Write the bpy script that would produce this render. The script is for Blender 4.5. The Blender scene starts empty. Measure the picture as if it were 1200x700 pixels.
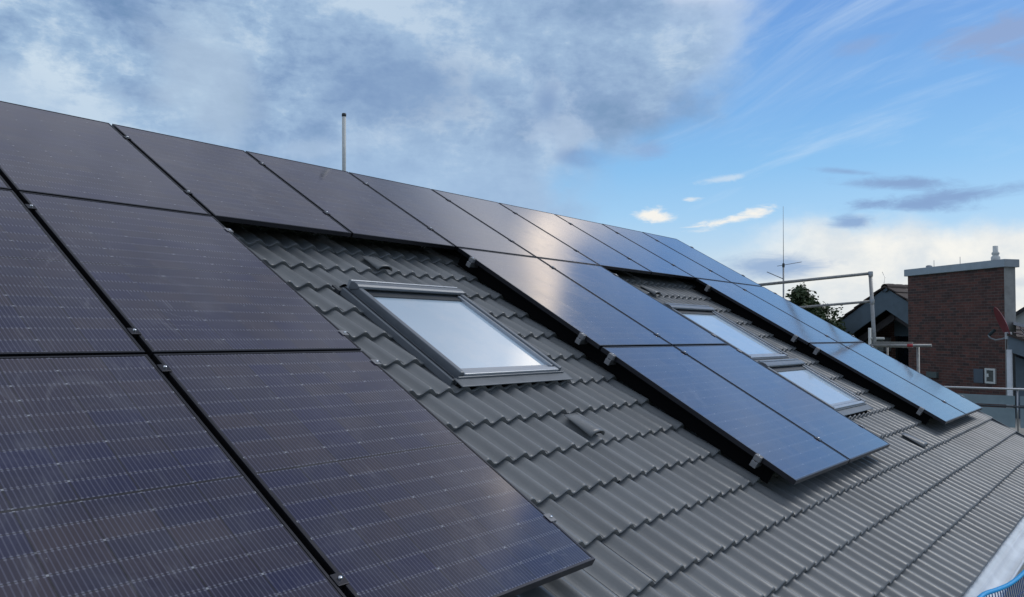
import bpy, bmesh, math, random
from mathutils import Vector, Matrix
random.seed(11)
S = bpy.context.scene
COL = S.collection
R = math.radians
cos, sin, pi = math.cos, math.sin, math.pi

# ------------------------------------------------------------------ camera
cam_d = bpy.data.cameras.new('camera'); cam = bpy.data.objects.new('camera', cam_d); COL.objects.link(cam)
cam_d.sensor_width = 36; cam_d.lens = 28.526; cam_d.clip_start = .05; cam_d.clip_end = 5000
cam.matrix_world = Matrix(((0.62411171, -0.03781627, -0.78041944, -1.702536),
                           (-0.78127699, -0.0180198, -0.62392432, -6.21098137),
                           (0.00953149, 0.99912222, -0.04079135, 6.44266879),
                           (0, 0, 0, 1)))
S.camera = cam
S.view_settings.view_transform = 'Standard'; S.view_settings.look = 'None'
S.view_settings.exposure = 0; S.view_settings.gamma = 1; S.view_settings.use_curve_mapping = False
S.render.resolution_x = 1024; S.render.resolution_y = 597
try:
    S.cycles.max_bounces = 8; S.cycles.use_denoising = True
except Exception: pass

def lin(r, g=None, b=None):
    if g is None: r, g, b = r
    f = lambda c: (c/255/12.92) if c/255 <= .04045 else ((c/255+.055)/1.055)**2.4
    return (f(r), f(g), f(b), 1)

# ------------------------------------------------------------------ node helper
class NT:
    def __init__(s, tree): s.t = tree; s.n = tree.nodes; s.l = tree.links
    def new(s, kind, **kw):
        n = s.n.new(kind)
        for k, v in kw.items(): setattr(n, k, v)
        return n
    def put(s, sock, v):
        if hasattr(v, 'links') or isinstance(v, bpy.types.NodeSocket): s.l.new(v, sock)
        elif v is not None: sock.default_value = v
    def m(s, op, a, b=None, c=None, clamp=False):
        n = s.new('ShaderNodeMath', operation=op); n.use_clamp = clamp
        s.put(n.inputs[0], a); s.put(n.inputs[1], b); s.put(n.inputs[2], c); return n.outputs[0]
    def add(s, a, b): return s.m('ADD', a, b)
    def sub(s, a, b): return s.m('SUBTRACT', a, b)
    def mul(s, a, b): return s.m('MULTIPLY', a, b)
    def ss(s, v, lo, hi, o0=0., o1=1., kind='SMOOTHSTEP'):
        n = s.new('ShaderNodeMapRange', interpolation_type=kind)
        for i, x in enumerate((v, lo, hi, o0, o1)): s.put(n.inputs[i], x)
        return n.outputs[0]
    def mix(s, f, a, b, kind='MIX'):
        n = s.new('ShaderNodeMix', data_type='RGBA', blend_type=kind)
        s.put(n.inputs[0], f); s.put(n.inputs[6], a); s.put(n.inputs[7], b); return n.outputs[2]
    def ramp(s, f, stops):
        n = s.new('ShaderNodeValToRGB'); e = n.color_ramp.elements
        while len(e) < len(stops): e.new(.5)
        for q, (p, c) in zip(e, stops): q.position = p; q.color = c
        s.put(n.inputs[0], f); return n.outputs[0]
    def comb(s, x, y, z=0.):
        n = s.new('ShaderNodeCombineXYZ')
        for i, v in enumerate((x, y, z)): s.put(n.inputs[i], v)
        return n.outputs[0]
    def sep(s, v):
        n = s.new('ShaderNodeSeparateXYZ'); s.put(n.inputs[0], v); return n.outputs
    def vscale(s, v, k):
        n = s.new('ShaderNodeVectorMath', operation='MULTIPLY'); s.put(n.inputs[0], v); n.inputs[1].default_value = k; return n.outputs[0]
    def noise(s, v, scale, detail=4., rough=.5, dist=0.):
        n = s.new('ShaderNodeTexNoise'); s.put(n.inputs['Vector'], v)
        n.inputs['Scale'].default_value = scale; n.inputs['Detail'].default_value = detail
        n.inputs['Roughness'].default_value = rough; n.inputs['Distortion'].default_value = dist
        return n.outputs['Fac']
    def white(s, v):
        n = s.new('ShaderNodeTexWhiteNoise'); s.put(n.inputs['Vector'], v); return n.outputs['Value']

# ------------------------------------------------------------------ sky: clear evening sky with a cloud bank, lit horizon and wisps
SUN_AZ, SUN_EL = -24., 46.
def make_world():
    w = bpy.data.worlds.new('World'); S.world = w; w.use_nodes = True
    g = NT(w.node_tree); g.n.clear()
    D = g.new('ShaderNodeTexCoord').outputs['Generated']
    x, y, z = g.sep(D)
    az = g.mul(g.m('ARCTAN2', y, x), 57.29578)
    el = g.mul(g.m('ARCSINE', z), 57.29578)
    # clear sky
    sk = g.new('ShaderNodeTexSky', sky_type='NISHITA'); sk.sun_disc = False
    sk.sun_elevation = R(SUN_EL); sk.sun_rotation = R(90-SUN_AZ); sk.altitude = 200
    e90 = g.m('DIVIDE', el, 90., clamp=True)
    deep = g.ramp(e90, [(0, lin(226, 232, 236)), (.05, lin(196, 222, 244)), (.09, lin(160, 210, 250)), (.125, lin(133, 196, 247)),
                        (.17, lin(112, 178, 241)), (.235, lin(97, 158, 231)), (.33, lin(126, 162, 213)), (.55, lin(100, 132, 180)), (1, lin(72, 105, 160))])
    nish = g.mix(1., sk.outputs[0], (.1, .1, .1, 1), 'MULTIPLY')
    col = g.mix(.75, nish, deep)
    n1 = g.noise(g.vscale(D, (1, 1, 1.5)), 6., 8., .58, .1)
    n2 = g.noise(g.vscale(D, (1, 1, 1.4)), 13., 8., .62, .15)
    n3 = g.noise(g.vscale(D, (1, 1, 1.3)), 2.3, 4., .5)
    # streaky high wisps
    q = g.add(el, g.mul(az, .28))
    ws = g.noise(g.comb(g.mul(az, .045), g.mul(q, .33)), 1., 7., .6, .6)
    wis = g.mul(g.ss(ws, .5, .8), g.ss(el, 2., 9.))
    wis = g.mul(wis, g.ss(az, -25., 2., .4, 1.))
    col = g.mix(g.mul(wis, .55), col, lin(206, 226, 246))
    q2 = g.add(el, g.mul(az, .62))
    ws2 = g.noise(g.comb(g.mul(az, .05), g.mul(q2, .42), 3.), 1., 7., .62, .5)
    fan = g.mul(g.ss(ws2, .42, .72), g.mul(g.ss(az, 9., 23.), g.ss(el, 12., 18.)))
    col = g.mix(g.mul(fan, .36), col, lin(196, 216, 240))
    n4 = g.noise(g.vscale(D, (1, 1, 3.2)), 24., 8., .66, .6)
    # small clouds placed by direction, edges broken by noise
    def blob(az0, el0, ra, re, tilt, amt=1., nz=n4, k=2.6):
        da, de = g.sub(az, az0), g.sub(el, el0)
        c, s_ = cos(R(tilt)), sin(R(tilt))
        a = g.m('DIVIDE', g.add(g.mul(da, c), g.mul(de, s_)), ra)
        b = g.m('DIVIDE', g.sub(g.mul(de, c), g.mul(da, s_)), re)
        r = g.m('SQRT', g.add(g.mul(a, a), g.mul(b, b)))
        r = g.add(r, g.mul(g.sub(nz, .5), k))
        return g.mul(g.ss(r, 1.15, .15), amt)
    purple = lin(146, 168, 208)
    for b in ((7.5, 17.9, 4.2, 1.2, -4, .85), (5., 16.6, 4.2, 1.0, 4, .7), (15.2, 18.4, 2.2, .6, -8, .5), (29.2, 12.6, 1.9, .7, 0, .55)):
        col = g.mix(blob(*b, k=1.5), col, purple)
    # bright bank on the horizon
    hb = g.add(el, g.mul(g.sub(n1, .5), -9.))
    hmask = g.mul(g.ss(hb, 8.2, 5.6), g.ss(az, 27., 16.))
    hcol = g.mix(g.ss(n2, .35, .7), lin(222, 228, 232), lin(250, 248, 241))
    col = g.mix(g.mul(hmask, .95), col, hcol)
    slate = lin(136, 166, 208)
    for b in ((13., 9.65, 4.2, .5, 5, .95), (10., 8.65, 6.2, .62, -3, .95), (12.2, 8.2, 4., .42, 5, .9), (16.2, 10.6, 2.2, .26, 8, .7), (15.9, 7.35, 1.7, .5, 0, .85)):
        col = g.mix(blob(*b, k=1.7), col, slate)
    col = g.mix(blob(20.6, 4.5, 4.2, 1., 0, .95, k=1.2), col, lin(152, 178, 212))
    col = g.mix(blob(8., 3.1, 5., .35, -4, .5, k=1.2), col, lin(196, 206, 220))
    for b in ((23.6, 7.75, 2.6, .42, -12, 1.), (28.7, 8.15, 1.4, .6, 5, 1.), (26.2, 9.2, .8, .18, 0, .6), (24., 10.5, 2.0, .25, -6, .35)):
        col = g.mix(blob(*b, k=3.), col, lin(246, 244, 238))
    # grey cloud bank covering the left side and the zenith
    edge = g.add(24.2, g.m('MAXIMUM', 0., g.mul(g.sub(18.5, el), 1.05)))
    edge = g.sub(g.add(edge, g.ss(el, 19., 26., 0., 1.8)), g.mul(g.m('MAXIMUM', 0., g.sub(el, 27.)), 1.35))
    cz = g.add(g.sub(az, edge), g.mul(g.sub(n1, .5), g.ss(el, 19., 26., 17., 8.)))
    cmask = g.ss(cz, -3.2, 4.2)
    n5 = g.noise(g.vscale(D, (1, 1, 1.15)), 3.1, 9., .55, .2)
    n6 = g.noise(g.vscale(D, (1, 1, 1.6)), 9., 9., .63, .1)
    bil = g.m('ABSOLUTE', g.sub(g.mul(n6, 2.), 1.))
    dens = g.add(g.mul(n5, .8), g.mul(g.sub(1., bil), .2))
    dens = g.add(dens, g.add(g.mul(g.sub(n2, .5), .3), g.mul(g.sub(n4, .5), .14)))
    low = g.ramp(g.ss(dens, .43, .66, kind='LINEAR'), [(0, lin(100, 136, 176)), (.35, lin(128, 157, 195)), (.7, lin(158, 186, 216)), (1, lin(200, 218, 234))])
    low = g.mix(g.mul(g.ss(az, 62., 44.), .35), low, lin(160, 186, 218))
    skirt = g.mul(g.ss(el, 15., 10.), .6)
    low = g.mix(skirt, low, lin(168, 197, 228))
    high = g.ramp(g.ss(dens, .42, .68, kind='LINEAR'), [(0, lin(122, 130, 147)), (1, lin(160, 168, 183))])
    n7 = g.noise(g.vscale(D, (1, 1, 1.2)), 17., 9., .64, .2)
    low = g.mix(blob(59.5, 16.5, 3.8, 6.5, -20, .62, n6, 2.2), low, lin(184, 205, 226))
    low = g.mix(blob(70., 13.8, 5.5, 1.9, 0, .7, n6, 2.), low, lin(190, 210, 230))
    low = g.mix(blob(46., 16.5, 8.5, 3.6, 0, .55, n6, 2.), low, lin(116, 146, 188))
    low = g.mix(blob(52., 12.4, 6., .8, -12, .34, n7, 3.2), low, lin(190, 210, 232))
    low = g.mix(blob(35.5, 14.5, 3.6, 2.6, 30, .36, n7, 4.2), low, lin(206, 222, 240))
    low = g.mix(blob(33.6, 12.1, 2.6, .75, 6, .85, n7, 2.), low, lin(128, 158, 200))
    low = g.mix(blob(36.3, 15.7, 1.3, 1.5, 0, .75, n7, 2.4), low, lin(126, 155, 196))
    bank = g.mix(g.ss(el, 23., 36.), low, high)
    # sunlit margin of the bank, brightest overhead where the sun reaches it
    rim = g.mul(g.ss(g.m('ABSOLUTE', g.sub(cz, .8)), 3.4, 0.), g.ss(el, 21., 27.))
    rim = g.mul(rim, g.ss(el, 42., 35.))
    warm = g.new('ShaderNodeRGB').outputs[0]; warm.default_value = (1.75, 1.6, 1.42, 1)
    rimlow = g.mul(g.ss(g.m('ABSOLUTE', g.sub(cz, 1.)), 3.6, 0.), g.ss(el, 15., 22.))
    shoulder = g.mul(g.mul(g.ss(cz, 20., 2.), g.ss(el, 24., 30.)), g.ss(el, 42., 35.))
    pale = g.new('ShaderNodeRGB').outputs[0]; pale.default_value = (.74, .79, .88, 1)
    bank = g.mix(shoulder, bank, pale)
    col = g.mix(cmask, col, bank)
    col = g.mix(g.mul(rimlow, .35), col, lin(216, 230, 246))
    col = g.mix(rim, col, warm)
    # broken evening cloud behind the viewer
    bm = g.mul(g.ss(az, -18., -50.), g.ss(n3, .36, .6))
    col = g.mix(g.mul(bm, .9), col, g.mix(g.ss(el, 14., 38.), lin(122, 132, 148), lin(214, 219, 226)))
    col = g.mix(g.mul(g.ss(el, 60., 72.), .9), col, lin(214, 222, 234))
    # below the horizon
    col = g.mix(g.ss(el, -.6, -2.), col, lin(70, 74, 76))
    bg = g.new('ShaderNodeBackground'); g.l.new(col, bg.inputs[0]); bg.inputs[1].default_value = 1.0
    out = g.new('ShaderNodeOutputWorld'); g.l.new(bg.outputs[0], out.inputs[0])
make_world()

sun_d = bpy.data.lights.new('sun', 'SUN'); sun = bpy.data.objects.new('sun', sun_d); COL.objects.link(sun)
sun_d.energy = .95; sun_d.angle = R(20); sun_d.color = (1, .97, .92)
sv = Vector((cos(R(SUN_EL))*cos(R(SUN_AZ)), cos(R(SUN_EL))*sin(R(SUN_AZ)), sin(R(SUN_EL))))
sun.rotation_euler = sv.to_track_quat('Z', 'Y').to_euler()
sun.location = (10, -20, 25)

# ------------------------------------------------------------------ materials
def mat(name, col, rough=.6, metal=0., spec=.5, ior=1.5, var=.12, vscale=6., bump=0., bscale=60., dirt=None):
    m = bpy.data.materials.new(name); m.use_nodes = True
    g = NT(m.node_tree); p = g.n['Principled BSDF']
    if len(col) == 3: col = (*col, 1)
    T = g.new('ShaderNodeTexCoord').outputs['Object']
    if var:
        n = g.noise(T, vscale, 6., .6)
        f = g.ss(n, .3, .7, 1-var, 1+var, 'LINEAR')
        c = g.mix(1., col, g.comb(f, f, f), 'MULTIPLY')
        if dirt:
            d = g.ss(g.noise(T, vscale*.35, 7., .68), .5, .72)
            c = g.mix(g.mul(d, dirt[1]), c, (*dirt[0], 1))
        g.l.new(c, p.inputs['Base Color'])
        g.l.new(g.ss(n, .2, .8, rough*.85, min(1, rough*1.15), 'LINEAR'), p.inputs['Roughness'])
    else:
        p.inputs['Base Color'].default_value = col; p.inputs['Roughness'].default_value = rough
    p.inputs['Metallic'].default_value = metal; p.inputs['IOR'].default_value = ior
    p.inputs['Specular IOR Level'].default_value = spec
    if bump:
        b = g.new('ShaderNodeBump'); b.inputs['Strength'].default_value = bump; b.inputs['Distance'].default_value = .004
        g.l.new(g.noise(T, bscale, 5., .65), b.inputs['Height']); g.l.new(b.outputs[0], p.inputs['Normal'])
    return m

def tile_mat():
    m = bpy.data.materials.new('anthracite_roof_tile'); m.use_nodes = True
    g = NT(m.node_tree); p = g.n['Principled BSDF']
    T = g.new('ShaderNodeTexCoord').outputs['Object']
    x, y, z = g.sep(T)
    tid = g.comb(g.m('FLOOR', g.m('DIVIDE', g.sub(x, .037), .3)), g.m('FLOOR', g.m('DIVIDE', g.add(y, .1), .3175)))
    r = g.white(tid)
    n = g.noise(T, 5., 8., .65); n2 = g.noise(g.vscale(T, (3., .6, 1)), 9., 7., .65)
    f = g.add(g.ss(r, 0., 1., .90, 1.10, 'LINEAR'), g.add(g.mul(g.sub(n, .5), .3), g.mul(g.sub(n2, .5), .22)))
    c = g.mix(1., (.182, .192, .199, 1), g.comb(f, f, f), 'MULTIPLY')
    sp = g.ss(g.noise(T, 55., 3., .6), .66, .76)
    c = g.mix(g.mul(sp, .3), c, (.30, .31, .31, 1))
    stain = g.ss(g.noise(g.vscale(T, (2.2, .28, 1)), 3., 6., .7, .6), .52, .75)
    c = g.mix(g.mul(stain, .35), c, (.125, .132, .135, 1))
    li = g.mul(g.ss(g.noise(T, 17., 5., .7), .64, .72), g.ss(g.noise(T, 1.3, 3., .6), .45, .65))
    c = g.mix(g.mul(li, .3), c, (.34, .35, .31, 1))
    g.l.new(c, p.inputs['Base Color'])
    g.l.new(g.ss(n, .3, .7, .33, .47, 'LINEAR'), p.inputs['Roughness'])
    p.inputs['Specular IOR Level'].default_value = .6
    b = g.new('ShaderNodeBump'); b.inputs['Strength'].default_value = .25; b.inputs['Distance'].default_value = .003
    g.l.new(g.noise(T, 90., 4., .7), b.inputs['Height']); g.l.new(b.outputs[0], p.inputs['Normal'])
    return m

def cell_mat():
    m = bpy.data.materials.new('black_solar_cells'); m.use_nodes = True
    g = NT(m.node_tree); p = g.n['Principled BSDF']
    T = g.new('ShaderNodeTexCoord').outputs['Object']
    oi = g.new('ShaderNodeObjectInfo')
    x, y, z = g.sep(T)
    CX, CY = .1838, .0907
    u = g.m('DIVIDE', g.add(x, 3*CX), CX)
    ay = g.m('ABSOLUTE', y)
    v = g.m('DIVIDE', g.sub(ay, .0042), CY)
    sy = g.m('SIGN', y)
    fu, fv = g.m('FRACT', u), g.m('FRACT', v)
    eu = g.mul(g.sub(.5, g.m('ABSOLUTE', g.sub(fu, .5))), CX)       # distance to the nearest column gap (m)
    ev = g.mul(g.sub(.5, g.m('ABSOLUTE', g.sub(fv, .5))), CY)
    inside = g.mul(g.mul(g.m('GREATER_THAN', v, 0.), g.m('LESS_THAN', v, 9.)), g.mul(g.m('GREATER_THAN', u, 0.), g.m('LESS_THAN', u, 6.)))
    cid = g.comb(g.m('FLOOR', u), g.mul(g.m('FLOOR', g.add(v, 1.)), sy), g.mul(oi.outputs['Random'], 91.))
    r = g.white(cid)
    n = g.noise(T, 1.6, 4., .6)
    f = g.add(g.mul(r, .6), g.mul(g.ss(n, .3, .7), .4))
    cell = g.ramp(f, [(0, (.007, .012, .062, 1)), (.5, (.018, .020, .048, 1)), ((1, (.044, .034, .046, 1)))])
    # busbar wires
    bb = g.m('ABSOLUTE', g.sub(g.m('FRACT', g.mul(fu, 11.)), .5))
    bus = g.mul(g.ss(bb, .2, .05), g.ss(ev, .0, .004))
    cell = g.mix(g.mul(bus, .42), cell, (.145, .15, .215, 1))
    # cut edge of every half cell catches the wire ends
    end = g.mul(g.ss(ev, .009, .004), g.ss(bb, .34, .12))
    cell = g.mix(g.mul(end, .5), cell, (.26, .27, .34, 1))
    gap = g.m('MAXIMUM', g.ss(eu, .0034, .0018), g.ss(ev, .0014, .0008))
    c = g.mix(g.mul(gap, .85), cell, (.012, .013, .018, 1))
    dot = g.mul(g.ss(eu, .0048, .0028), g.mul(g.ss(ev, .0048, .0028), g.ss(g.white(g.comb(g.m('ROUND', u), g.mul(g.m('ROUND', v), sy), oi.outputs['Random'])), .25, .75)))
    c = g.mix(g.mul(dot, .8), c, (.40, .42, .46, 1))
    c = g.mix(inside, (.012, .013, .018, 1), c)
    # dust, water marks and wiped streaks
    off = g.comb(g.mul(oi.outputs['Random'], 37.), g.mul(oi.outputs['Random'], 11.), 0.)
    va = g.new('ShaderNodeVectorMath', operation='ADD'); g.l.new(T, va.inputs[0]); g.l.new(off, va.inputs[1])
    P = va.outputs[0]
    d1 = g.ss(g.noise(P, 2.2, 8., .7, 1.2), .46, .78)
    st = g.ss(g.noise(g.vscale(P, (7., 1.3, 1.)), 1.6, 6., .65, 2.2), .57, .75)
    sp = g.ss(g.noise(P, 48., 2., .5), .745, .78)
    rd = g.noise(g.vscale(P, (1.3, 1., 1.)), 1.7, 2.5, .5, 1.6)
    sm = g.mul(g.ss(g.m('ABSOLUTE', g.sub(rd, .5)), .022, .0), g.ss(g.noise(P, 1.5, 3., .5, .5), .52, .66))
    d2 = g.ss(g.noise(P, 1.1, 5., .6, 2.5), .5, .72)
    dust = g.add(g.add(g.add(g.mul(d1, .06), g.mul(sm, .10)), g.mul(d2, .06)), g.add(g.mul(st, .11), g.mul(sp, .30)))
    c = g.mix(dust, c, (.42, .43, .46, 1))
    g.l.new(c, p.inputs['Base Color'])
    rough = g.add(g.ss(d1, 0., 1., .11, .17, 'LINEAR'), g.mul(st, .06))
    p.inputs['Specular IOR Level'].default_value = 0.
    # anti-reflective glass: weak mirror seen steeply, strong one at grazing angles
    lw = g.new('ShaderNodeLayerWeight'); lw.inputs['Blend'].default_value = .5
    fac = g.add(.035, g.mul(.94, g.m('POWER', lw.outputs['Facing'], 2.9)))
    gl = g.new('ShaderNodeBsdfGlossy'); gl.inputs['Color'].default_value = (1, .95, .935, 1)
    g.l.new(rough, gl.inputs['Roughness'])
    mx = g.new('ShaderNodeMixShader'); g.l.new(fac, mx.inputs[0]); g.l.new(p.outputs[0], mx.inputs[1]); g.l.new(gl.outputs[0], mx.inputs[2])
    g.l.new(mx.outputs[0], g.n['Material Output'].inputs[0])
    return m

def pane_mat():
    m = bpy.data.materials.new('coated_window_glass'); m.use_nodes = True
    g = NT(m.node_tree); p = g.n['Principled BSDF']
    T = g.new('ShaderNodeTexCoord').outputs['Object']
    n = g.noise(T, 3., 6., .65)
    g.l.new(g.mix(g.ss(n, .4, .7), (.58, .74, .88, 1), (.68, .79, .89, 1)), p.inputs['Base Color'])
    g.l.new(g.ss(n, .3, .7, .04, .09, 'LINEAR'), p.inputs['Roughness'])
    p.inputs['IOR'].default_value = 4.6
    return m

def brick_mat(name, c1, c2, mortar, scale=1., tc='Object'):
    m = bpy.data.materials.new(name); m.use_nodes = True
    g = NT(m.node_tree); p = g.n['Principled BSDF']
    T = g.new('ShaderNodeTexCoord').outputs[tc]
    x, y, z = g.sep(T)
    b = g.new('ShaderNodeTexBrick'); g.l.new(g.comb(g.add(x, y), z), b.inputs['Vector'])
    b.inputs['Scale'].default_value = 1.; b.inputs['Brick Width'].default_value = .25*scale; b.inputs['Row Height'].default_value = .083*scale
    b.inputs['Mortar Size'].default_value = .006*scale; b.inputs['Mortar Smooth'].default_value = .2; b.inputs['Bias'].default_value = -.1
    b.inputs['Color1'].default_value = (*c1, 1); b.inputs['Color2'].default_value = (*c2, 1); b.inputs['Mortar'].default_value = (*mortar, 1)
    n = g.noise(T, 3., 7., .65); f = g.ss(n, .25, .75, .65, 1.35, 'LINEAR')
    c = g.mix(1., b.outputs['Color'], g.comb(f, f, f), 'MULTIPLY')
    g.l.new(c, p.inputs['Base Color']); p.inputs['Roughness'].default_value = .85
    bu = g.new('ShaderNodeBump'); bu.inputs['Strength'].default_value = .6; bu.inputs['Distance'].default_value = .006
    g.l.new(g.sub(1., b.outputs['Fac']), bu.inputs['Height']); g.l.new(bu.outputs[0], p.inputs['Normal'])
    return m

def rope_mat():
    m = bpy.data.materials.new('blue_polypropylene'); m.use_nodes = True
    g = NT(m.node_tree); p = g.n['Principled BSDF']
    T = g.new('ShaderNodeTexCoord').outputs['Object']
    n = g.noise(T, 40., 4., .6)
    g.l.new(g.mix(n, (.012, .34, .92, 1), (.05, .60, .98, 1)), p.inputs['Base Color']); p.inputs['Roughness'].default_value = .45
    return m

M = {
 'tile': tile_mat(), 'cells': cell_mat(), 'pane': pane_mat(), 'rope': rope_mat(),
 'frame_black': mat('black_anodised_aluminium', (.055, .055, .064), .34, .8, var=.1),
 'black': mat('black_backsheet', (.012, .012, .014), .6, var=0),
 'alu': mat('bright_aluminium', (.62, .63, .65), .36, .9, var=.1, vscale=30),
 'steel': mat('stainless_steel', (.45, .45, .46), .38, .9, var=.1),
 'cap': mat('grey_plastic_cap', (.26, .26, .27), .6, var=.1, vscale=40),
 'bolt': mat('bright_bolt', (.8, .8, .82), .22, 1., var=0),
 'win_frame': mat('grey_lacquered_window_cover', (.20, .22, .245), .38, .2, var=.08, vscale=12),
 'win_light': mat('light_grey_window_trim', (.42, .45, .49), .34, .3, var=.06, vscale=12),
 'flash': mat('dark_flashing', (.065, .072, .08), .5, .2, var=.12),
 'apron': mat('grey_lead_apron', (.15, .165, .18), .45, .2, var=.14, vscale=9),
 'gutter': mat('zinc_gutter', (.84, .87, .90), .36, .25, var=.1, vscale=5, dirt=((.38, .38, .36), .35)),
 'net_dark': mat('navy_net_cord', (.03, .09, .28), .6, var=.2, vscale=20),
 'guard': mat('black_gap_shade', (.005, .005, .006), .9, spec=.1, var=0),  # black of the added strips that stand in for shade under panel edges
 'deck': mat('roof_underlay', (.03, .03, .032), .9, var=0),
 'plaster': mat('pale_plaster', (.55, .54, .50), .9, var=.1, vscale=2, bump=.3, dirt=((.35, .34, .31), .3)),
 'end_grey': mat('pale_grey_end', (.33, .325, .31), .85, var=.16, vscale=5, bump=.4, bscale=30, dirt=((.2, .2, .19), .4)),
 'coping': mat('grey_metal_coping', (.36, .39, .42), .45, .5, var=.1, vscale=4, dirt=((.24, .25, .26), .4)),
 'brick': brick_mat('dark_red_brick', (.135, .054, .042), (.050, .033, .031), (.14, .115, .105), 1.0),
 'brick_red': brick_mat('red_brick', (.16, .06, .04), (.11, .045, .035), (.25, .23, .2)),
 'barge': mat('slate_blue_boards', (.125, .165, .20), .6, var=.14, vscale=3, dirt=((.05, .07, .09), .4)),
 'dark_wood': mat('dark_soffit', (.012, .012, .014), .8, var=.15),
 'rafter': mat('brown_grey_rafter', (.10, .085, .085), .7, var=.2, vscale=4),
 'old_tile': mat('weathered_brown_tile', (.060, .042, .036), .8, var=.35, vscale=7, bump=.6, bscale=20, dirt=((.15, .12, .09), .6)),
 'dark_tile': mat('dark_grey_tile', (.035, .034, .036), .75, var=.3, vscale=5),
 'dark_glass': mat('dark_window_glass', (.008, .012, .02), .08, var=.3, vscale=2),
 'galv': mat('galvanised_scaffold_tube', (.36, .36, .35), .5, .6, var=.22, vscale=14, dirt=((.2, .18, .15), .5)),
 'board': mat('toe_board', (.30, .295, .27), .8, var=.18, vscale=9, dirt=((.18, .17, .15), .5)),
 'tape': mat('red_band', (.5, .06, .07), .6, var=.1),
 'white': mat('white_plastic', (.62, .64, .66), .5, var=.08, dirt=((.4, .4, .4), .3)),
 'offwhite': mat('weathered_white', (.66, .67, .64), .6, var=.12, vscale=9),
 'grey_plate': mat('blue_grey_plate', (.09, .115, .145), .6, var=.12),
 'vent_dark': mat('vent_recess', (.10, .105, .095), .7, var=.35, vscale=14),
 'red_dish': mat('red_lacquered_dish', (.23, .045, .055), .45, var=.15, vscale=6),
 'grey_arm': mat('grey_metal_arm', (.30, .32, .34), .5, .4, var=.1),
 'teal_dark': mat('dark_teal_box', (.018, .035, .042), .6, var=.2),
 'collector': mat('pale_collector_glass', (.35, .40, .46), .12, .1, ior=2.0, var=.1),
 'frost': mat('frosted_balcony_glass', (.27, .35, .39), .22, var=.12, vscale=2.),
 'far_wall': mat('far_cream_wall', (.50, .52, .50), .9, var=.12, vscale=1.5),
 'green_box': mat('grey_green_box', (.09, .115, .115), .6, var=.1),
 'bark': mat('bark', (.06, .045, .035), .9, var=.3, vscale=8, bump=.8, bscale=18),
 'grass': mat('grass', (.045, .075, .025), .95, var=.4, vscale=.6, dirt=((.09, .08, .05), .4)),
 'paving': mat('grey_paving', (.2, .195, .185), .9, var=.18, vscale=.8),
}
def leaf_mat():
    m = bpy.data.materials.new('leaves'); m.use_nodes = True
    g = NT(m.node_tree); p = g.n['Principled BSDF']
    T = g.new('ShaderNodeTexCoord').outputs['Object']
    n = g.noise(T, 2.4, 4., .6); r = g.noise(T, 19., 2., .5)
    f = g.add(g.mul(n, .7), g.mul(r, .4))
    g.l.new(g.ramp(f, [(.3, (.026, .044, .016, 1)), (.55, (.055, .085, .030, 1)), (.8, (.11, .135, .05, 1))]), p.inputs['Base Color'])
    p.inputs['Roughness'].default_value = .55
    return m
M['leaf'] = leaf_mat()

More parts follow.
